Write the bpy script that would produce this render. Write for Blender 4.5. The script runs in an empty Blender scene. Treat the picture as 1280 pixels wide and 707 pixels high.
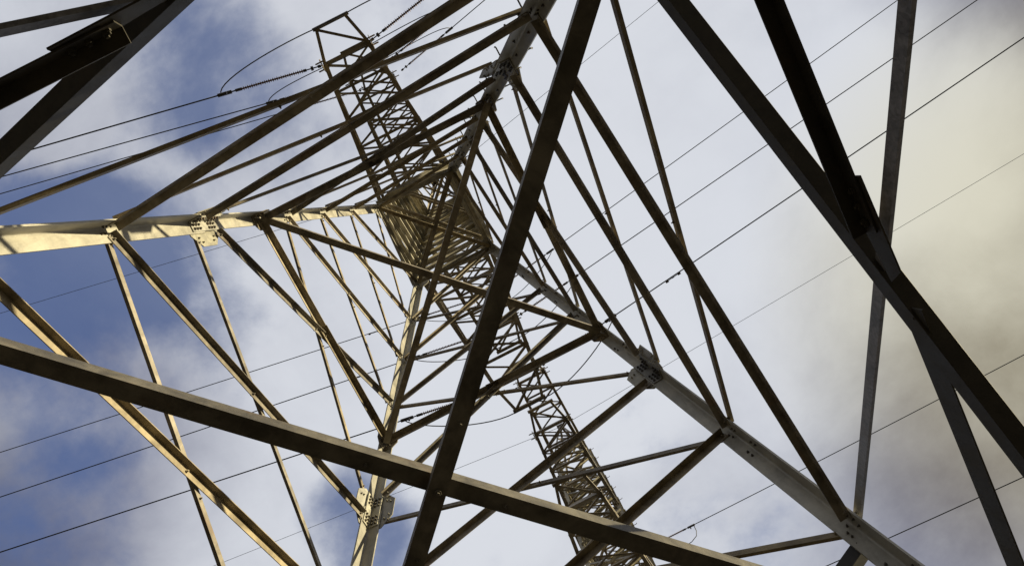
import bpy, bmesh, math, random
from mathutils import Vector, Matrix
random.seed(7)
R = math.radians
scene = bpy.context.scene
COL = scene.collection
PI = math.pi

# ------------------------------------------------------------------ camera
D = 26.0                                   # apex of the flared body above the camera
EYE = Vector((-0.0370560 * D, 0.0726910 * D, 1.6))
RX = Vector((-0.8911202, -0.4446139, -0.0906817))
RY = Vector((0.4537661, -0.8735924, -0.1758769))
RZ = Vector((-0.0010216, -0.1978757, 0.9802266))
cd = bpy.data.cameras.new('camera')
cam = bpy.data.objects.new('camera', cd)
COL.objects.link(cam)
m = Matrix.Identity(4)
for r in range(3):
    m[r][0] = RX[r]; m[r][1] = -RY[r]; m[r][2] = -RZ[r]; m[r][3] = EYE[r]
cam.matrix_world = m
cd.sensor_width = 36.0
cd.lens = 1048.48 * 36.0 / 1280.0
cd.clip_start = 0.05
cd.clip_end = 5000
scene.camera = cam

# ------------------------------------------------------------------ light
SUN_EL, SUN_AZ = R(17), math.atan2(-0.10, -1.0)          # low in the -x sky
sun_dir = Vector((math.cos(SUN_EL) * math.cos(SUN_AZ), math.cos(SUN_EL) * math.sin(SUN_AZ), math.sin(SUN_EL)))
sd = bpy.data.lights.new('sun', 'SUN')
sd.energy = 5.0; sd.angle = R(0.53); sd.color = (1.0, 0.86, 0.54)
so = bpy.data.objects.new('sun', sd)
so.rotation_euler = sun_dir.to_track_quat('Z', 'Y').to_euler()
so.location = (-30, -6, 40)
COL.objects.link(so)

scene.view_settings.view_transform = 'Standard'
scene.view_settings.look = 'None'
scene.view_settings.exposure = 0.72
scene.view_settings.gamma = 1.0
scene.render.engine = 'CYCLES'

world = bpy.data.worlds.new('World'); scene.world = world
world.use_nodes = True
nt = world.node_tree; nt.nodes.clear()
class NB:
    """tiny node builder"""
    def __init__(s, t): s.t = t
    def n(s, ty, **k):
        x = s.t.nodes.new(ty)
        for a, b in k.items(): setattr(x, a, b)
        return x
    def put(s, sock, v):
        if v is None: return
        if hasattr(v, 'is_linked') or hasattr(v, 'links'): s.t.links.new(v, sock)
        else: sock.default_value = v
    def math(s, op, a, b=None, c=None, clamp=False):
        x = s.n('ShaderNodeMath', operation=op, use_clamp=clamp)
        for i, v in enumerate((a, b, c)): s.put(x.inputs[i], v)
        return x.outputs[0]
    def dot(s, a, v):
        x = s.n('ShaderNodeVectorMath', operation='DOT_PRODUCT')
        s.put(x.inputs[0], a); x.inputs[1].default_value = v
        return x.outputs['Value']
    def ramp(s, v, lo, hi):
        x = s.n('ShaderNodeMapRange', interpolation_type='SMOOTHSTEP')
        s.put(x.inputs['Value'], v); x.inputs['From Min'].default_value = lo; x.inputs['From Max'].default_value = hi
        return x.outputs['Result']
    def mix(s, f, a, b):
        x = s.n('ShaderNodeMix', data_type='RGBA')
        s.put(x.inputs[0], f); s.put(x.inputs[6], a); s.put(x.inputs[7], b)
        return x.outputs[2]
    def noise(s, vec, scale, detail=6, rough=.55, dist=0.0):
        x = s.n('ShaderNodeTexNoise')
        s.put(x.inputs['Vector'], vec); x.inputs['Scale'].default_value = scale
        x.inputs['Detail'].default_value = detail; x.inputs['Roughness'].default_value = rough
        x.inputs['Distortion'].default_value = dist
        return x.outputs['Fac']
B = NB(nt)
tc = B.n('ShaderNodeTexCoord')
sky = B.n('ShaderNodeTexSky', sky_type='NISHITA')
sky.sun_disc = False; sky.sun_elevation = SUN_EL
sky.sun_rotation = PI / 2 - SUN_AZ
sky.air_density = 1.0; sky.dust_density = 0.4; sky.ozone_density = 2.0
gv = tc.outputs['Generated']
# project the view direction on a flat cloud deck overhead
sx = B.n('ShaderNodeSeparateXYZ'); nt.links.new(gv, sx.inputs[0])
zc = B.math('MAXIMUM', sx.outputs[2], 0.12)
cx_ = B.n('ShaderNodeCombineXYZ')
B.put(cx_.inputs[0], B.math('DIVIDE', sx.outputs[0], zc)); B.put(cx_.inputs[1], B.math('DIVIDE', sx.outputs[1], zc))
deck = cx_.outputs[0]
n1 = B.noise(deck, 3.2, 12, .60, .15)
n2 = B.noise(deck, 1.15, 4, .5, .2)
n3 = B.noise(deck, 5.0, 11, .62, .2)
def spot(d, ang, w):
    v = Vector(d).normalized()
    c0 = math.cos(R(ang))
    return B.math('MULTIPLY', B.ramp(B.dot(gv, v), c0, 1.0), w)
# where the broken sky opens (negative): direction, angular size, weight
SPOTS_COVER = [((-.42, -.30, .86), 26, .5), ((.394, -.026, .919), 11, -.50), ((.429, .045, .902), 9, -.30), ((.19, .175, .966), 7.5, -.40), ((.537, -.196, .82), 8, -.36),
               ((.275, -.35, .895), 5.5, -.55), ((.38, .14, .915), 6, -.25), ((-.061, -.501, .863), 6, -.10), ((.348, .188, .918), 4, .35)]
cov = B.math('ADD', B.math('MULTIPLY_ADD', n1, 1.9, -.95), B.math('MULTIPLY_ADD', n2, .5, .48))
for s_ in SPOTS_COVER: cov = B.math('ADD', cov, spot(*s_))
mask = B.ramp(cov, .12, .66)
# cloud tone: bright thin deck overhead, warm grey towards the sun side; negative spots paint in corner falloff
ton = B.math('ADD', B.math('MULTIPLY_ADD', n3, .56, -.28), B.math('MULTIPLY_ADD', n2, .8, .19))
for s_ in [((-.137, -.053, .989), 22, .20), ((.12, -.346, .931), 9, .32), ((-.056, -.334, .941), 8, .40), ((-.46, -.224, .859), 9, .36),
           ((-.553, -.184, .813), 8, -.20), ((-.62, -.05, .78), 12, -.26), ((-.344, -.587, .732), 15, -.42), ((-.47, -.396, .793), 9, -.10), ((.512, -.099, .853), 14, -.34), ((.56, -.2, .80), 10, -.20), ((.5, .2, .84), 12, -.20)]:
    ton = B.math('ADD', ton, spot(*s_))
tone = B.ramp(ton, -.15, .85)
cool = B.mix(tone, (.10, .108, .175, 1), (.55, .57, .615, 1))
warm = B.mix(tone, (.125, .10, .06, 1), (.56, .54, .44, 1))
wf = B.ramp(B.dot(gv, (-.53, -.42, .735)), .925, .995)
cloud = B.mix(wf, cool, warm)
# added darkening of the unseen low sky, to deepen shade on the steel
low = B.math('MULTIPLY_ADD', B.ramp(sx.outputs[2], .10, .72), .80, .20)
low = B.math('MINIMUM', B.math('MULTIPLY_ADD', B.ramp(sx.outputs[1], .25, .8), .40, low), 1.0)  # +y sky raised again, added to light the leg flanges facing it
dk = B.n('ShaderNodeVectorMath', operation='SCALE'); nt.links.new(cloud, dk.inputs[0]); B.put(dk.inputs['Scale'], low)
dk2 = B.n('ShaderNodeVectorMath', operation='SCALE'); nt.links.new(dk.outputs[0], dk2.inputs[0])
B.put(dk2.inputs['Scale'], B.math('MULTIPLY_ADD', B.ramp(sx.outputs[0], .46, .74), -.88, 1.0))  # +x sky dimmed, added to shade the inner leg flanges facing it
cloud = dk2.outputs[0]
tint = B.n('ShaderNodeMix', data_type='RGBA', blend_type='MULTIPLY'); tint.inputs[0].default_value = 1.0
nt.links.new(sky.outputs[0], tint.inputs[6]); tint.inputs[7].default_value = (1.06, .96, 1.16, 1)
hs = B.n('ShaderNodeHueSaturation'); nt.links.new(tint.outputs[2], hs.inputs['Color'])
hs.inputs['Saturation'].default_value = 1.04; hs.inputs['Value'].default_value = 1.0
bg1 = B.n('ShaderNodeBackground'); nt.links.new(hs.outputs[0], bg1.inputs[0]); bg1.inputs[1].default_value = 0.092
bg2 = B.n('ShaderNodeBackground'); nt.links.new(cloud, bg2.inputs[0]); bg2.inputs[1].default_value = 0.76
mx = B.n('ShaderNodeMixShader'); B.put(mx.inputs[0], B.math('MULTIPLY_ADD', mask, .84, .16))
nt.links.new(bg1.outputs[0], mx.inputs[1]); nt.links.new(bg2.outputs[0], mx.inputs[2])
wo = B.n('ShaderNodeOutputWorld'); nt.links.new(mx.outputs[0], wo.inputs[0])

# ------------------------------------------------------------------ materials
def steel(name, dark, light, rough, metal=0.25, scale=5.0, rust=0.0, spangle=0.0):
    mt = bpy.data.materials.new(name); mt.use_nodes = True
    t = mt.node_tree; b = NB(t); p = t.nodes['Principled BSDF']
    co = b.n('ShaderNodeTexCoord').outputs['Object']
    f = b.noise(co, scale, 6, .65, .6)
    f2 = b.noise(co, scale * .22, 3, .5)
    f = b.ramp(b.math('ADD', b.math('MULTIPLY', f, .7), b.math('MULTIPLY', f2, .3)), .33, .67)
    c = b.mix(f, (*dark, 1), (*light, 1))
    if spangle:
        v = b.n('ShaderNodeTexVoronoi'); b.put(v.inputs['Vector'], co); v.inputs['Scale'].default_value = 42
        g = b.ramp(v.outputs['Color'], .1, .9)
        c = b.mix(b.math('MULTIPLY', g, spangle), c, (light[0] * 1.5, light[1] * 1.5, light[2] * 1.5, 1))
    # grime in soft runs and a different age for every bar
    mp = b.n('ShaderNodeMapping'); mp.inputs['Scale'].default_value = (1.0, 1.0, .22); b.put(mp.inputs['Vector'], co)
    g2 = b.ramp(b.noise(mp.outputs[0], 7.0, 7, .62, .4), .40, .72)
    c = b.mix(b.math('MULTIPLY', g2, .38), c, (dark[0] * .45, dark[1] * .43, dark[2] * .40, 1))
    rn = b.n('ShaderNodeObjectInfo').outputs['Random']
    hv = b.n('ShaderNodeHueSaturation'); b.put(hv.inputs['Color'], c)
    b.put(hv.inputs['Value'], b.math('MULTIPLY_ADD', rn, .5, .78)); b.put(hv.inputs['Saturation'], b.math('MULTIPLY_ADD', b.math('FRACT', b.math('MULTIPLY', rn, 7.3)), .7, .55))
    c = hv.outputs[0]
    if rust:
        r = b.ramp(b.noise(co, 1.7, 5, .7, 1.0), .56, .74)
        c = b.mix(b.math('MULTIPLY', r, rust), c, (.20, .085, .022, 1))
    t.links.new(c, p.inputs['Base Color'])
    p.inputs['Specular IOR Level'].default_value = .3
    p.inputs['Metallic'].default_value = metal
    t.links.new(b.math('MULTIPLY_ADD', f, .18, rough - .09), p.inputs['Roughness'])
    bp = b.n('ShaderNodeBump'); bp.inputs['Strength'].default_value = .12; bp.inputs['Distance'].default_value = .01
    b.put(bp.inputs['Height'], b.noise(co, 30, 4, .6)); t.links.new(bp.outputs[0], p.inputs['Normal'])
    return mt
def plain(name, col, rough=.6, metal=0.0, var=.25, scale=6):
    mt = bpy.data.materials.new(name); mt.use_nodes = True
    t = mt.node_tree; b = NB(t); p = t.nodes['Principled BSDF']
    f = b.noise(b.n('ShaderNodeTexCoord').outputs['Object'], scale, 5, .6)
    lo = tuple(x * (1 - var) for x in col) + (1,); hi = tuple(x * (1 + var) for x in col) + (1,)
    t.links.new(b.mix(b.ramp(f, .3, .7), lo, hi), p.inputs['Base Color'])
    p.inputs['Roughness'].default_value = rough; p.inputs['Metallic'].default_value = metal
    return mt
M_LEG = steel('galvanised_leg_steel', (.22, .206, .165), (.38, .356, .285), .50, .15, 3, 0, .10)
M_BRACE = steel('weathered_brace_steel', (.135, .11, .074), (.36, .305, .21), .56, .05, 4, .4)
M_HEAVY = steel('shade_darkened_main_brace_steel', (.022, .019, .014), (.050, .044, .033), .65, .0, 4, .06)  # near-black base paints lens falloff and deep shade into the steel
M_SHAFT = steel('shaft_lacing_steel', (.20, .18, .13), (.44, .40, .30), .52, .1, 4, .2)
M_GREY = steel('grey_mottled_steel', (.075, .071, .071), (.21, .20, .20), .48, .1, 9, 0, .3)
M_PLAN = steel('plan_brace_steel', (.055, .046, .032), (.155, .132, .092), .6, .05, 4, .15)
M_ARM = steel('crossarm_steel', (.17, .14, .10), (.38, .33, .24), .55, .15, 4, .2)
M_PLATE = steel('plate_steel', (.22, .21, .175), (.40, .38, .31), .5, .15, 8)
M_BOLT = steel('bolt_steel', (.05, .045, .035), (.14, .12, .09), .45, .4, 20, .3)
M_WIRE = plain('weathered_aluminium_cable', (.055, .055, .055), .6, .3)
M_INS = plain('brown_insulator', (.20, .105, .045), .4, 0, .3, 12)
M_FIT = plain('dark_line_fitting', (.06, .055, .05), .5, .5)
M_CONC = plain('footing_concrete', (.32, .30, .27), .9)
M_GRASS = plain('grass_ground', (.034, .027, .017), .95, 0, .45, 1.3)

# ------------------------------------------------------------------ mesh helpers
class MB:
    def __init__(s): s.v = []; s.f = []; s.mark = None
    def poly(s, base, faces):
        o = len(s.v); s.v += [tuple(p) for p in base]; s.f += [tuple(i + o for i in f) for f in faces]
    def prism(s, prof, p, q, e1, e2):
        """profile (list of 2-D points in e1,e2) swept from p to q"""
        n = len(prof)
        pts = [p + e1 * a + e2 * b for a, b in prof] + [q + e1 * a + e2 * b for a, b in prof]
        fs = [tuple(range(n)), tuple(range(2 * n - 1, n - 1, -1))]
        fs += [(i, (i + 1) % n, (i + 1) % n + n, i + n) for i in range(n)]
        s.poly(pts, fs)
    def cyl(s, p, q, r, seg=8, r2=None):
        r2 = r if r2 is None else r2
        a = (q - p).normalized(); e1 = a.orthogonal().normalized(); e2 = a.cross(e1)
        pts = [p + (e1 * math.cos(2 * PI * k / seg) + e2 * math.sin(2 * PI * k / seg)) * r for k in range(seg)]
        pts += [q + (e1 * math.cos(2 * PI * k / seg) + e2 * math.sin(2 * PI * k / seg)) * r2 for k in range(seg)]
        fs = [tuple(range(seg)), tuple(range(2 * seg - 1, seg - 1, -1))]
        fs += [(i, (i + 1) % seg, (i + 1) % seg + seg, i + seg) for i in range(seg)]
        s.poly(pts, fs)
    def tube(s, pts, r, seg=6):
        rings = []
        e1 = None
        for i, p in enumerate(pts):
            a = (pts[min(i + 1, len(pts) - 1)] - pts[max(i - 1, 0)]).normalized()
            e1 = a.orthogonal().normalized() if e1 is None else (e1 - a * e1.dot(a)).normalized()
            e2 = a.cross(e1)
            rings.append([p + (e1 * math.cos(2 * PI * k / seg) + e2 * math.sin(2 * PI * k / seg)) * r for k in range(seg)])
        n = len(pts); flat = [p for rg in rings for p in rg]
        fs = [tuple(range(seg)), tuple(range(n * seg - 1, (n - 1) * seg - 1, -1))]
        for i in range(n - 1):
            for k in range(seg):
                fs.append((i * seg + k, i * seg + (k + 1) % seg, (i + 1) * seg + (k + 1) % seg, (i + 1) * seg + k))
        s.poly(flat, fs)
    def lathe(s, p, q, prof, seg=12):
        """prof: (fraction along p-q in metres, radius)"""
        a = (q - p).normalized(); e1 = a.orthogonal().normalized(); e2 = a.cross(e1)
        n = len(prof)
        pts = [p + a * x + (e1 * math.cos(2 * PI * k / seg) + e2 * math.sin(2 * PI * k / seg)) * r for x, r in prof for k in range(seg)]
        fs = [tuple(range(seg)), tuple(range(n * seg - 1, (n - 1) * seg - 1, -1))]
        for i in range(n - 1):
            for k in range(seg):
                fs.append((i * seg + k, i * seg + (k + 1) % seg, (i + 1) * seg + (k + 1) % seg, (i + 1) * seg + k))
        s.poly(pts, fs)
    def box(s, c, ax, hx, ay, hy, az, hz):
        s.prism([(-hx, -hy), (hx, -hy), (hx, hy), (-hx, hy)], c - az * hz, c + az * hz, ax, ay)
    def bolt(s, p, n, r=.017, h=.016):
        s.cyl(p, p + n * h, r, 6); s.cyl(p + n * h, p + n * (h + .014), r * .55, 6)
    def build(s, name, mat, parent=None, smooth=False, bevel=0):
        me = bpy.data.meshes.new(name)
        me.from_pydata(s.v, [], s.f)
        if s.mark is not None:
            me.materials.append(mat); me.materials.append(M_BOLT)
            for k, p in enumerate(me.polygons): p.material_index = 1 if k >= s.mark else 0
        bm = bmesh.new(); bm.from_mesh(me)
        bmesh.ops.recalc_face_normals(bm, faces=bm.faces)
        if bevel:
            eds = [e for e in bm.edges if len(e.link_faces) == 2 and e.calc_face_angle(0) > .6]
            bmesh.ops.bevel(bm, geom=eds, offset=bevel, segments=1, affect='EDGES', clamp_overlap=True)
        bm.to_mesh(me); bm.free()
        if smooth:
            for p in me.polygons: p.use_smooth = True
        if s.mark is None: me.materials.append(mat)
        o = bpy.data.objects.new(name, me); COL.objects.link(o)
        if parent is not None: o.parent = parent
        return o

def L_prof(w, h, t, side, off=0.0):
    """flat flange along e1 (width w, centred), standing flange at the e1*side edge along +e2 (height h)"""
    a = side * w / 2
    return [(a, off), (-a, off), (-a, off + t), (a - side * t, off + t), (a - side * t, off + h), (a, off + h)]
def T_prof(w, h, t, off=0.0):
    g = t * .9
    return [(-w / 2, off), (w / 2, off), (w / 2, off + t), (g, off + t), (g, off + h), (-g, off + h), (-g, off + t), (-w / 2, off + t)]

def angle(name, mat, parent, p, q, n, up, w, t=.010, off=.0, h=None, bolts=True, tee=False, mid=False, bevel=0):
    """an L (or double-L) angle from p to q. n: way the standing flange points; up=+1 puts it on the upper edge"""
    a = (q - p).normalized(); n = (n - a * n.dot(a)).normalized(); u = n.cross(a)
    ref = u.z if abs(u.z) > 1e-3 else u.x
    side = up if ref > 0 else -up
    mb = MB()
    h = w if h is None else h
    mb.prism(T_prof(w, h, t, off) if tee else L_prof(w, h, t, side, off), p, q, u, n)
    if bolts:
        L = (q - p).length
        for s_ in (.06, L - .06) + ((L / 2,) if mid else ()):
            b0 = p + a * s_ - u * (side * w * .08)
            mb.bolt(b0 + n * (off + t), n, .016, .014); mb.bolt(b0 + n * off, -n, .013, .012)
    return mb.build(name, mat, parent, bevel=bevel)

# ------------------------------------------------------------------ ground
def ground():
    mb = MB(); N = 48; r0 = 0
    rad = [0.01, 4, 10, 25, 60, 150, 400, 1000, 2500]
    pts = []
    for r_ in rad:
        for k in range(N): pts.append(Vector((r_ * math.cos(2 * PI * k / N), r_ * math.sin(2 * PI * k / N), 0)))
    fs = [tuple(range(N))]
    for i in range(len(rad) - 1):
        for k in range(N): fs.append((i * N + k, i * N + (k + 1) % N, (i + 1) * N + (k + 1) % N, (i + 1) * N + k))
    mb.poly(pts, fs)
    o = mb.build('ground', M_GRASS); o['kind'] = 'structure'
ground()

# ------------------------------------------------------------------ the lattice tower
K, Q = 0.144131, 0.979355
APEX = 1.6 + D
S = [(1, 1), (-1, 1), (-1, -1), (1, -1)]
def LEG(i, d):
    return Vector((S[i][0] * K * Q * d * D, S[i][1] * K / Q * d * D, APEX - d * D))
lv = dict(w=.2704, u3=.3452, u2=.4145, u1=.4799, b=.5240, a=.5877, j0=.6648, jm=.7433, c=.820, cp=.8128, e=.882, e2=.902, g=1.0610)
T_W, T_TOP, T_PEAK = 1 - lv['w'], 1.235, 1.402
HW0 = K * lv['w'] * D; HW1 = .70
def SH(i, t):
    """shaft leg corner at level t (fraction of D above the camera)"""
    f = (t - T_W) / (T_TOP - T_W)
    h = HW0 + (HW1 - HW0) * f
    q = Q + (1 - Q) * f
    return Vector((S[i][0] * h * q, S[i][1] * h / q, 1.6 + t * D))
ARMS = [.770, .991, 1.205]
ARM_Y, OUT_Y, ARM_X, OUT_X = 4.35, 5.13, .60, .40

def thing(name, loc, label, cat, group=None):
    o = bpy.data.objects.new(name, None); COL.objects.link(o)
    o.location = loc; o.empty_display_size = .5
    o['label'] = label; o['category'] = cat
    if group: o['group'] = group
    return o
def tag(o, label, cat, group=None):
    o['label'] = label; o['category'] = cat
    if group: o['group'] = group
    return o

tower = thing('lattice_tower', (0, 0, 0), 'tall flared lattice steel tower straddling the viewer, its four legs converging overhead', 'pylon', 'lattice towers of the line')

def leg_dirs(i, a):
    e1 = Vector((-S[i][0], 0, 0)); e1 = (e1 - a * e1.dot(a)).normalized()
    e2 = Vector((0, -S[i][1], 0)); e2 = (e2 - a * e2.dot(a)).normalized()
    return e1, e2
def leg_prism(mb, i, p, q, w, t):
    a = (q - p).normalized(); e1, e2 = leg_dirs(i, a)
    r = t * .9
    mb.prism([(0, 0), (w, 0), (w, t), (t + r, t), (t + r * .3, t + r * .3), (t, t + r), (t, w), (0, w)], p, q, e1, e2)

W1, W2, W3 = .185, .155, .12
legs = []
for i in range(4):
    mb = MB()
    leg_prism(mb, i, LEG(i, lv['g']), LEG(i, lv['a']), W1, .020)
    leg_prism(mb, i, LEG(i, lv['a']) + (LEG(i, lv['a']) - LEG(i, lv['g'])).normalized() * .004, LEG(i, lv['w']), W2, .017)
    mb.mark = len(mb.f)
    a = (LEG(i, lv['w']) - LEG(i, lv['g'])).normalized(); e1, e2 = leg_dirs(i, a)
    rl = random.Random(20 + i)
    for key in ('e', 'c', 'jm', 'j0', 'b', 'u1', 'u2', 'u3'):
        P = LEG(i, lv[key]); th_ = .020 if key in ('e', 'c', 'jm', 'j0') else .017
        for (ea, eb) in ((e1, e2), (e2, e1)):
            for s_ in (-.10, -.04, .03):
                mb.bolt(P + a * s_ + ea * rl.choice((.07, .085, .12)) + eb * th_, eb, .013, .010)
            for s_ in (rl.uniform(-.9, -.5), rl.uniform(.4, .9))[:(1 if i == 2 else 0)]:
                for d_ in (0, .085): mb.bolt(P + a * (s_ + d_) + ea * rl.uniform(.09, .13) + eb * th_, eb, .017, .010)
    lg = mb.build('leg', M_LEG, tower)
    legs.append(lg)
    if i == 0: lg['label'] = 'leg lit pale yellow by the low sun'
    if i == 1: lg['label'] = 'grey leg with bent step bolts'
    mb = MB(); leg_prism(mb, i, SH(i, T_W), SH(i, T_TOP), W3, .012)
    mb.build('shaft_leg', M_SHAFT, tower)
    mb = MB(); leg_prism(mb, i, SH(i, T_TOP), Vector((S[i][0] * .06, S[i][1] * .06, 1.6 + T_PEAK * D)), .08, .010)
    mb.build('peak_leg', M_BRACE, tower)
    P = SH(i, .90); a = (SH(i, 1.0) - SH(i, .8)).normalized(); e1, e2 = leg_dirs(i, a)
    mb = MB(); mb.prism([(.014, .014), (.13, .014), (.13, .026), (.026, .026), (.026, .13), (.014, .13)], P - a * .35, P + a * .35, e1, e2)
    mb.mark = len(mb.f)
    for (ea, eb) in ((e1, e2), (e2, e1)):
        for s_ in (-.28, -.2, -.12, .12, .2, .28): mb.bolt(P + a * s_ + ea * .085 + eb * .026, eb, .022, .02)
    mb.build('splice_plate', M_PLATE, tower)
    # splice at level a: inner cover angle, rows of bolts, a gusset in each face
    P = LEG(i, lv['a']); a = (LEG(i, lv['w']) - LEG(i, lv['g'])).normalized(); e1, e2 = leg_dirs(i, a)
    mb = MB(); t0 = .022; cw = .165; ln = .31
    p, q = P - a * ln, P + a * ln
    mb.prism([(t0, t0), (cw, t0), (cw, t0 + .014), (t0 + .014, t0 + .014), (t0 + .014, cw), (t0, cw)], p, q, e1, e2)
    mb.mark = len(mb.f)
    for (ea, eb) in ((e1, e2), (e2, e1)):
        for col in (.078, .130):
            for s_ in (-.26, -.19, -.12, .12, .19, .26):
                mb.bolt(P + a * s_ + ea * col + eb * (t0 + .014), eb, .021, .011)
    mb.build('splice_plate', M_PLATE, lg)
    for (ea, eb) in ((e1, e2), (e2, e1)):
        mb = MB()
        prof = [(.03, -.36), (W1 + .02, -.36), (W1 + .17, -.16), (W1 + .17, .20), (W1 + .02, .38), (.03, .38)]
        mb.prism(prof, P - eb * .001, P - eb * .013, ea, a)
        for s_, x_ in ((-.14, .30), (.16, .29), (.20, .235), (-.2, .24)):
            mb.bolt(P + a * s_ + ea * x_ - eb * .001, eb, .015, .014)
        mb.build('gusset_plate', M_PLATE, lg)
    # gussets at the waist and at the plan bracing
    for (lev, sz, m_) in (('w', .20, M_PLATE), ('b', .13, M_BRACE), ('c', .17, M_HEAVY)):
        P = LEG(i, lv[lev])
        wl = W2 if lev != 'c' else W1
        for (ea, eb) in ((e1, e2), (e2, e1)):
            mb = MB()
            mb.prism([(.03, -sz), (wl + .02, -sz), (wl + sz * .7, -sz * .3), (wl + sz * .7, sz * .5), (wl + .02, sz * 1.1), (.03, sz * 1.1)],
                     P + eb * .021, P + eb * .031, ea, a)
            for s_ in (-.6, 0, .6):
                for x_ in (.075, .13):
                    mb.bolt(P + a * (s_ * sz) + ea * x_ + eb * .031, eb, .015, .014)
            mb.build('gusset_plate', m_, lg)
    # concrete footing
    P = LEG(i, lv['g'])
    mb = MB(); P0 = Vector((P.x, P.y, 0))
    mb.cyl(P0 + Vector((0, 0, -.4)), P0 + Vector((0, 0, .22)), .46, 20, .40)
    mb.build('concrete_footing', M_CONC, tower, bevel=.02)
# bent step bolts up leg 1 and its shaft leg
lg = legs[1]
def pegs(i, P0, P1, n0, parent, step, w):
    L = (P1 - P0).length; a = (P1 - P0).normalized(); e1, e2 = leg_dirs(i, a)
    k = 0; s_ = n0
    while s_ < L - .2:
        ea, eb = (e1, e2) if k % 2 else (e2, e1)
        b0 = P0 + a * s_ + ea * (w * .62)
        mb = MB()
        mb.tube([b0 + eb * .035, b0 - eb * .10, b0 - eb * .165, b0 - eb * .185 + a * .02, b0 - eb * .19 + a * .05], .010, 6)
        mb.bolt(b0 + eb * .02, eb, .017, .014)
        mb.build('step_bolt', M_BOLT, parent)
        s_ += step; k += 1
pegs(1, LEG(1, lv['jm']), LEG(1, lv['w']), .1, legs[1], .42, W2)
pegs(1, SH(1, T_W), SH(1, T_TOP), .2, legs[1], .5, W3)

FACES = [(0, 3), (3, 2), (2, 1), (1, 0)]      # (leg the heavy diagonal starts low on, leg it rises to)
def face_n(i, j):
    a, b, c = LEG(i, .9), LEG(j, .9), LEG(i, .3)
    n = (b - a).cross(c - a).normalized()
    return n if n.dot(Vector((0, 0, a.z)) - (a + b) / 2) > 0 else -n
def between(fn, i, lo, j, hi, ins0, ins1):
    p, q = fn(i, lo), fn(j, hi)
    hp = (fn(j, lo) - p).normalized(); hq = (fn(i, hi) - q).normalized()
    return p + hp * ins0, q + hq * ins1

panels = [('jm', 'j0', .105, .066), ('j0', 'a', .098, .062), ('a', 'u1', .094, .060), ('u1', 'u2', .082, .056), ('u2', 'u3', .078, .054), ('u3', 'w', .075, .050)]
for (i, j) in FACES:
    n = face_n(i, j)
    for lo, hi, wh, wt in panels:
        dl, dh = lv[lo], lv[hi]
        da = .010
        if lo == 'a': dl -= da
        if hi == 'a': dh += da
        i0 = .20 if lo == 'a' else .10
        i1 = .20 if hi == 'a' else .10
        p, q = between(LEG, i, dl, j, dh, i0, i1)
        angle('diagonal_brace', M_BRACE, tower, p, q, n, 1, wh, .009, .022, h=wh * .78, mid=True)
        p, q = between(LEG, j, dl, i, dh, i0 + .04, i1 + .04)
        angle('counter_brace', M_BRACE, tower, p, q, -n, -1, wt, .008, .004, h=wt * .6, mid=True)
    # horizontals at b and c
    p, q = between(LEG, i, lv['b'], j, lv['b'], .09, .09)
    mid = (p + q) / 2
    angle('horizontal_strut', M_BRACE, tower, p, mid + (q - p).normalized() * .10, n, 1, .095, .009, .045)
    angle('horizontal_strut', M_BRACE, tower, mid - (q - p).normalized() * .10, q, n, 1, .095, .009, .056)
    # bottom panel: double-angle main diagonal inside, single grey counter diagonal outside, horizontal at c in two halves
    p, q = between(LEG, i, lv['e'], j, lv['jm'] + .0067, .08, .08)
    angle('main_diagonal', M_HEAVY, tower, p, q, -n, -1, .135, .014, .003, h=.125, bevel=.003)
    p, q = between(LEG, j, lv['e2'], i, lv['jm'], .08, .08)
    angle('grey_diagonal', M_GREY, tower, p, q, -n, -1, .085, .010, .035, h=.03)
    p, q = between(LEG, i, lv['c'], j, lv['c'], .12, .12)
    ax = (q - p).normalized(); mid = (p + q) / 2
    # the half reaching up to the higher leg laps over the diagonal, the other half is bolted on behind it
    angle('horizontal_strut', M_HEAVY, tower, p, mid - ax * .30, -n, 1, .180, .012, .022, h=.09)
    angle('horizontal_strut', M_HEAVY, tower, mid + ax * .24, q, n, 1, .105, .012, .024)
    u = n.cross(ax); u = u if u.z > 0 else -u
    mb = MB(); mb.prism([(-.02, -.10), (.60, -.08), (.60, .085), (.30, .085), (-.10, .02)], mid + n * .008, mid + n * .020, ax, u)
    for s_ in (.32, .42, .52):
        mb.bolt(mid + ax * s_ + n * .036, n, .022, .022)
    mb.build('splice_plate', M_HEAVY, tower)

# plan bracing: diagonals right across the tower at c and b and two pairs at the waist
def plan(fn, t, w, th, mat, inset, dz, name='plan_brace', mid=False):
    for k, (i, j) in enumerate(((0, 2), (1, 3))):
        p, q = fn(i, t), fn(j, t)
        h = (q - p).normalized()
        p = p + h * inset + Vector((0, 0, -dz if k else 0)); q = q - h * inset + Vector((0, 0, -dz if k else 0))
        u = Vector((0, 0, 1)).cross(h)
        # heel on the side away from the middle of the sunlit faces, standing flange up
        side = 1 if u.dot(Vector((-1, 1, 0)) if k == 0 else Vector((1, 1, 0))) > 0 else -1
        mb = MB(); mb.prism(L_prof(w, w * .95, th, side), p, q, u, Vector((0, 0, 1)))
        if mid: 
            c = (p + q) / 2
            mb.bolt(c - u * (side * w * .05), Vector((0, 0, -1)), .024, .02)
            for q_ in (-.05, .05): mb.bolt(c + h * q_ * 9 - u * (side * w * .1), Vector((0, 0, -1)), .014, .014)
        mb.build(name, mat, tower, bevel=.003 if w > .15 else 0)
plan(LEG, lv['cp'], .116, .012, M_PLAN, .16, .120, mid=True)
plan(LEG, lv['b'], .098, .010, M_BRACE, .12, .105)
plan(LEG, lv['w'], .085, .009, M_BRACE, .12, .09)
plan(SH, ARMS[0] + .012, .08, .009, M_BRACE, .1, .09)
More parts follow.
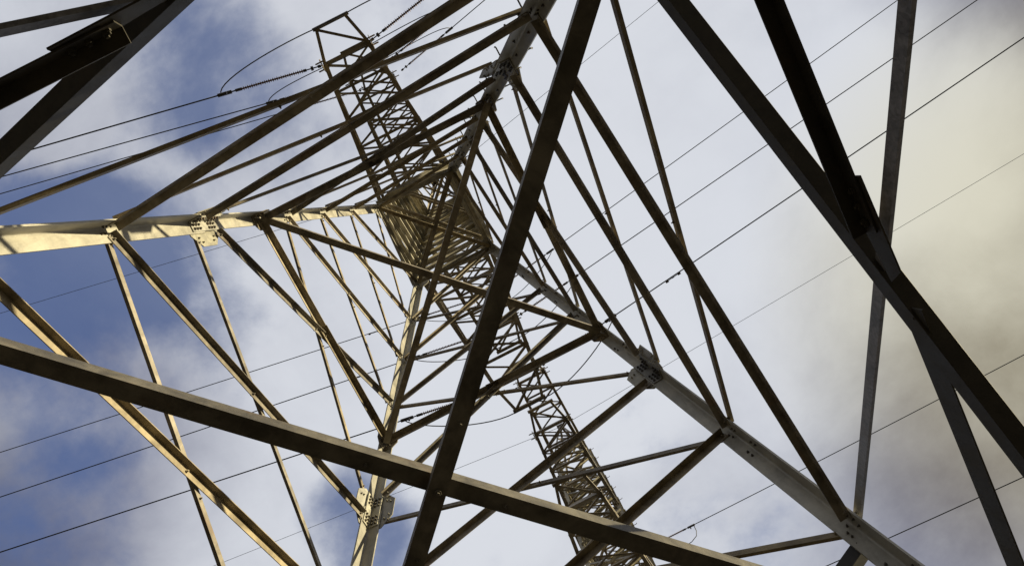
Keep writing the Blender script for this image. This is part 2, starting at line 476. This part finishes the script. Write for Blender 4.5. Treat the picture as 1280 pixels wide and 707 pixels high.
plan(SH, ARMS[1], .075, .008, M_BRACE, .1, .08)
plan(SH, ARMS[1] + .04, .07, .008, M_BRACE, .1, .08)
plan(SH, ARMS[2], .07, .008, M_BRACE, .1, .08)

# shaft lacing
NP = 13
tt = [T_W + (T_TOP - T_W) * (1 - (1 - k / NP) ** 1.08) for k in range(NP + 1)]
for (i, j) in FACES:
    n = face_n(i, j)
    for k in range(NP):
        p, q = between(SH, i, tt[k] + .002, j, tt[k + 1] - .002, .05, .05)
        angle('shaft_diagonal', M_SHAFT, tower, p, q, n, 1, .100, .008, .014, bolts=False)
        p, q = between(SH, j, tt[k] + .002, i, tt[k + 1] - .002, .06, .06)
        angle('shaft_counter_diagonal', M_SHAFT, tower, p, q, -n, -1, .080, .007, .002, bolts=False)
    for t in (T_W + .004, ARMS[0] + .038, ARMS[1], ARMS[1] + .035, ARMS[2], T_TOP):
        p, q = between(SH, i, t, j, t, .03, .03)
        angle('shaft_strut', M_SHAFT, tower, p, q, n, 1, .070, .008, .024, bolts=False)
    # peak lacing
    def PK(ii, f):
        return SH(ii, T_TOP).lerp(Vector((S[ii][0] * .06, S[ii][1] * .06, 1.6 + T_PEAK * D)), f)
    for f0, f1 in ((0, .3), (.3, .55), (.55, .78)):
        angle('peak_brace', M_BRACE, tower, PK(i, f0), PK(j, f1), n, 1, .05, .006, .0, bolts=False)
mb = MB(); mb.box(Vector((0, 0, 1.6 + T_PEAK * D + .03)), Vector((1, 0, 0)), .16, Vector((0, 1, 0)), .10, Vector((0, 0, 1)), .05)
mb.build('peak_cap', M_BRACE, tower, bevel=.01)

# crossarms: three levels, both sides
for lev, t in enumerate(ARMS):
    z0 = 1.6 + t * D; rise = 1.05
    dt = rise / D
    for sy in (1, -1):
        il, ir = (0, 1) if sy > 0 else (3, 2)
        rootB = {1: SH(il, t), -1: SH(ir, t)}
        rootT = {1: SH(il, t + dt), -1: SH(ir, t + dt)}
        up = Vector((0, 0, 1))
        tip = {s: Vector((s * ARM_X, sy * ARM_Y, z0)) for s in (1, -1)}
        out = {s: Vector((s * OUT_X, sy * OUT_Y, z0 + .02)) for s in (1, -1)}
        mb = MB()
        for s in (1, -1):
            for (p, q, w) in ((rootB[s], tip[s], .10), (tip[s], out[s], .075)):
                a = (q - p).normalized(); e1 = Vector((-s, 0, 0)); e1 = (e1 - a * e1.dot(a)).normalized()
                mb.prism([(0, 0), (w, 0), (w, .009), (.009, .009), (.009, w), (0, w)], p, q, e1, up)
            # attachment plate hanging at the tip
            mb.prism([(-.13, -.16), (.13, -.16), (.16, .06), (-.16, .06)], tip[s] + Vector((s * .012, 0, 0)), tip[s] + Vector((s * .026, 0, 0)), Vector((0, 1, 0)), up)
            for b_ in (-.09, .09):
                mb.cyl(tip[s] + Vector((-.10 * s, b_, .03)), tip[s] + Vector((.16 * s, b_, .03)), .018, 8)
        arm = mb.build('crossarm', M_ARM, tower)
        for s in (1, -1):
            mb = MB(); p, q = rootT[s], tip[s] + Vector((0, 0, .11)); a = (q - p).normalized()
            e1 = Vector((-s, 0, 0)); e1 = (e1 - a * e1.dot(a)).normalized(); e2 = a.cross(e1); e2 = e2 if e2.z > 0 else -e2
            mb.prism([(0, 0), (.08, 0), (.08, .008), (.008, .008), (.008, .08), (0, .08)], p, q, e1, e2)
            mb.build('upper_chord', M_ARM, arm)
        NBAY = 5
        def bot(s, f): return rootB[s].lerp(tip[s], f) + up * .01
        def top(s, f): return rootT[s].lerp(tip[s] + Vector((0, 0, .11)), f)
        for k in range(NBAY):
            f0, f1 = k / NBAY, (k + 1) / NBAY
            s = 1 if k % 2 else -1
            angle('arm_plan_brace', M_ARM, arm, bot(s, f0), bot(-s, f1), up, 1, .06, .006, .012, bolts=False)
            if True:
                angle('arm_plan_brace', M_ARM, arm, bot(-s, f0), bot(s, f1), up, 1, .05, .006, .030, bolts=False)
            angle('arm_strut', M_ARM, arm, bot(1, f1), bot(-1, f1), up, 1, .065 if k < 4 else .09, .007, .02, bolts=False)
            for s in (1, -1):
                nx = Vector((-s, 0, 0))
                if k < NBAY - 1:
                    angle('arm_side_post', M_ARM, arm, bot(s, f1), top(s, f1), nx, 1, .05, .006, .012, bolts=False)
                angle('arm_side_brace', M_ARM, arm, bot(s, f1), top(s, f0), nx, 1, .055, .006, .020, bolts=False)
        angle('outrigger_bar', M_ARM, arm, out[1] + Vector((.05, 0, 0)), out[-1] - Vector((.05, 0, 0)), up, 1, .085, .008, .01, bolts=True)
        angle('outrigger_brace', M_ARM, arm, out[1], tip[-1], up, 1, .06, .007, .012, bolts=False)

# second tower of the neighbouring line: a copy with copies of all parts
def copy_tree(o, parent=None):
    c = o.copy(); COL.objects.link(c)
    if parent is not None: c.parent = parent
    for ch in list(o.children): copy_tree(ch, c)
    return c
T2Y = -12.5
tower2 = copy_tree(tower)
tower2.location = (0, T2Y, 0)
tower2['label'] = 'second lattice steel tower behind the first, its laced arms running off the bottom edge'
for ch in tower2.children:
    if ch.name.startswith('leg') and 'label' in ch: del ch['label']

# ------------------------------------------------------------------ insulators, conductors, jumpers
def catenary(A, sd_, th, s, l0, l1, n, span=200.0):
    out = []
    for k in range(n + 1):
        l = l0 + (l1 - l0) * (k / n) ** 1.6
        out.append(A + Vector((sd_ * math.cos(th) * l, math.sin(th) * l, -s * l + s / span * l * l)))
    return out
def string(A, sd_, th, s, L, label, group):
    t = thing('insulator_string', A, label, 'insulator', group)
    a = Vector((sd_ * math.cos(th), math.sin(th), -s)).normalized()
    O = Vector((0, 0, 0)); e = a.orthogonal().normalized()
    # linkage next to the arm
    mb = MB()
    mb.cyl(O, a * .42, .014, 8); mb.cyl(a * .02, a * .10, .035, 8); mb.cyl(a * .20, a * .26, .05, 8); mb.cyl(a * .36, a * .44, .032, 8)
    mb.build('link_fitting', M_FIT, t)
    # rod with sheds
    r0, r1 = .44, L - .42
    prof = [(0, .016)]
    n = 30; step = (r1 - r0) / n
    for k in range(n):
        x = k * step
        rr = .050 if k % 2 == 0 else .038
        prof += [(x + step * .18, .018), (x + step * .40, rr), (x + step * .52, rr), (x + step * .80, .018)]
    prof.append((r1 - r0, .016))
    mb = MB(); mb.lathe(a * r0, a * r1, prof, 10)
    mb.build('shedded_rod', M_INS, t)
    mb = MB()
    mb.cyl(a * (L - .44), a * (L - .30), .034, 8); mb.cyl(a * (L - .30), a * L, .016, 8)
    mb.cyl(a * (L - .22), a * (L + .10), .042, 8); mb.cyl(a * (L - .12), a * (L - .12) + Vector((0, 0, -.16)), .022, 8)
    mb.build('dead_end_clamp', M_FIT, t)
    return t
def cable(name, pts, r, label, cat, group):
    mb = MB(); o0 = pts[0]
    mb.tube([p - o0 for p in pts], r, 6)
    o = mb.build(name, M_WIRE, None, smooth=True); o.location = o0
    return tag(o, label, cat, group)
def tz(t): return 1.6 + t * D
LS = 2.3
GS, GC, GJ = 'insulator strings on the crossarms', 'conductors of the line', 'jumper loops under the crossarms'
#        y-side level dir theta  slope  dx    words for string / conductor
SPAN = [
 (1, 0, 1, .170, .118, .03, 'long shedded insulator string lowest on the left, off the upper left crossarm', 'cable running left from the lowest string of the upper left crossarm'),
 (1, 1, 1, .185, .119, .07, 'middle of the three insulator strings left of the upper left crossarms', 'middle cable of three leaving the upper left crossarms to the left'),
 (1, 2, 1, .177, .121, -.09, 'smallest insulator string left of the upper left crossarms, innermost of three', 'innermost cable of three leaving the upper left crossarms to the left'),
 (1, 0, -1, .180, .110, 0, 'insulator string leaving the upper left crossarm tip towards the top edge', 'cable leaving the lowest upper left crossarm across the top edge'),
 (1, 1, -1, .190, .113, -.20, 'brown insulator string rising to the top edge, outer of two beside the upper left arms', 'cable beyond the outer brown string at the top edge'),
 (1, 2, -1, .215, .116, -.30, 'brown insulator string nearest the grey leg, right of the upper left crossarms', 'cable beyond the brown string nearest the grey leg at the top edge'),
 (-1, 0, 1, .195, .111, .02, 'insulator string just left of the lower right crossarm tip, with a jumper loop below', 'lowest of the three cables crossing the blue sky at lower left'),
 (-1, 1, 1, .177, .113, -.04, 'middle insulator string on the left of the lower right crossarms, behind the big beams', 'middle one of the three cables crossing the sky at lower left'),
 (-1, 2, 1, .184, .112, -.12, 'smallest insulator string on the left of the lower right crossarms, highest up', 'topmost of the three cables crossing the sky at lower left'),
 (-1, 2, -1, .178, .118, -.02, 'smallest insulator string on the right of the lower right crossarms, highest up', 'topmost of the three parallel cables crossing the bright upper right sky'),
 (-1, 1, -1, .160, .115, .02, 'middle insulator string on the right of the lower right crossarms', 'middle one of the three parallel cables crossing the upper right sky'),
 (-1, 0, -1, .160, .106, .06, 'lowest insulator string on the right, above the long diagonal and against the bright cloud', 'lowest of the three parallel cables crossing the upper right sky'),
]
ends = {}
for (sy, lev, sd_, th, s, dx, l1, l2) in SPAN:
    ax = ARM_X
    A = Vector((sd_ * ax + dx, sy * ARM_Y, tz(ARMS[lev]) - .05))
    string(A, sd_, th, s, LS, l1, GS)
    pts = catenary(A, sd_, th, s, LS, 160, 36)
    cable('conductor_cable', pts, .0165, l2, 'power line', GC)
    ends[(sy, lev, sd_)] = pts[0]
    if (sy, sd_) == (-1, 1) or (sy, lev, sd_) == (-1, 0, -1):
        c = catenary(A, sd_, th, s, LS + 1.5, LS + 1.9, 1)
        mb = MB(); a = (c[1] - c[0]).normalized(); o0 = c[0].copy()
        mb.cyl(Vector((0, 0, -.09)), Vector((0, 0, -.09)) + a * .42, .010, 6)
        for e_ in (0, .34): mb.cyl(Vector((0, 0, -.09)) + a * e_, Vector((0, 0, -.09)) + a * (e_ + .08), .036, 8)
        mb.box(a * .21 + Vector((0, 0, -.045)), a, .03, Vector((0, 0, 1)), .06, a.cross(Vector((0, 0, 1))).normalized(), .012)
        o = mb.build('vibration_damper', M_FIT); o.location = o0
        where = {(1, 0): 'lowest', (1, 1): 'middle', (1, 2): 'topmost'}.get((sd_, lev))
        tag(o, ('small dark damper clipped on the %s of the lower left cables' % where) if where else 'small dark damper clipped on the lowest of the upper right cables', 'damper', 'vibration dampers')
names = {(1, 0): 'large jumper loop bowing round the outermost end of the upper left crossarm', (1, 1): 'jumper loop under the middle level of the upper left crossarms', (1, 2): 'jumper loop under the topmost upper left crossarm',
         (-1, 0): 'jumper loop drooping round the end of the lower right crossarm', (-1, 1): 'jumper loop under the middle level of the lower right crossarms', (-1, 2): 'jumper loop under the topmost lower right crossarm'}
for (sy, lev), lab in names.items():
    p, q = ends[(sy, lev, 1)], ends[(sy, lev, -1)]
    o1 = Vector((OUT_X, sy * OUT_Y, tz(ARMS[lev]) - .03)); o2 = Vector((-OUT_X, sy * OUT_Y, tz(ARMS[lev]) - .03))
    if lev: o1 = o1.lerp(Vector((ARM_X, sy * ARM_Y, o1.z)), .2); o2 = o2.lerp(Vector((-ARM_X, sy * ARM_Y, o2.z)), .2)
    pts = []
    def bez(a, b, c, d, n):
        return [a * (1 - u) ** 3 + b * 3 * u * (1 - u) ** 2 + c * 3 * u * u * (1 - u) + d * u ** 3 for u in [k / n for k in range(n + 1)]]
    dn = Vector((0, 0, -.75 if sy > 0 else -.28))
    pts += bez(p, p + dn * .9 + Vector((-.1, sy * .2, 0)), o1 + dn * .35 + Vector((.9, 0, 0)), o1, 14)
    pts += [o1.lerp(o2, .5) + Vector((0, 0, -.03))]
    pts += bez(o2, o2 + dn * .35 + Vector((-.9, 0, 0)), q + dn * (.9 if sy > 0 else .3) + Vector((.1, sy * .2, 0)), q, 14)
    cable('jumper_cable', pts, .0135, lab, 'jumper cable', GJ)
# earth wires at both peaks
for (y, sd_, th, s, lab) in (
    (0, 1, .184, .116, 'thin wire descending left behind the yellow leg from the tower peak'),
    (0, -1, .213, .120, 'thin wire rising right from the tower peak past the large dark diagonal'),
    (T2Y, 1, .137, .114, 'thin wire running to the lower left from the second tower peak'),
    (T2Y, -1, .103, .112, 'faint thin wire rising right from the second tower peak across the pale sky')):
    A = Vector((0 + sd_ * .1, y, tz(T_PEAK)))
    cable('earth_wire', catenary(A, sd_, th, s, 0, 160, 36), .0095, lab, 'wire', 'earth wires')
# conductors of the second line, far side of the second tower
for lev, th, s, l1, l2 in ((2, .121, .215, 'insulator string beside the second tower near the bottom edge', 'uppermost of the cables crossing the lower right corner, with a small loop at its end'),
                       (1, .118, .256, 'insulator string of the second tower below the frame edge, middle level', 'middle cable crossing the lower right corner'),
                       (0, .118, .24, 'insulator string of the second tower below the frame edge, lowest level', 'lowest cable cutting off the lower right corner')):
    A = Vector((-ARM_X - (.22 if lev == 2 else 0), T2Y - ARM_Y, tz(ARMS[lev]) - .05))
    string(A, -1, th, s, LS, l1, GS)
    cable('conductor_cable', catenary(A, -1, th, s, LS, 120, 30), .0165, l2, 'power line', GC)
    if lev == 2:
        c = catenary(A, -1, th, s, LS, LS + .3, 1)[0]
        cable('jumper_cable', [c, c + Vector((.02, -.12, -.28)), c + Vector((.12, -.2, -.48)), c + Vector((.40, -.25, -.62)), c + Vector((.9, -.3, -.66)), c + Vector((1.7, -.3, -.5)), c + Vector((2.3, -.3, -.1))], .016,
              'short jumper tail hanging at the bottom edge beside the second tower', 'jumper cable', GJ)
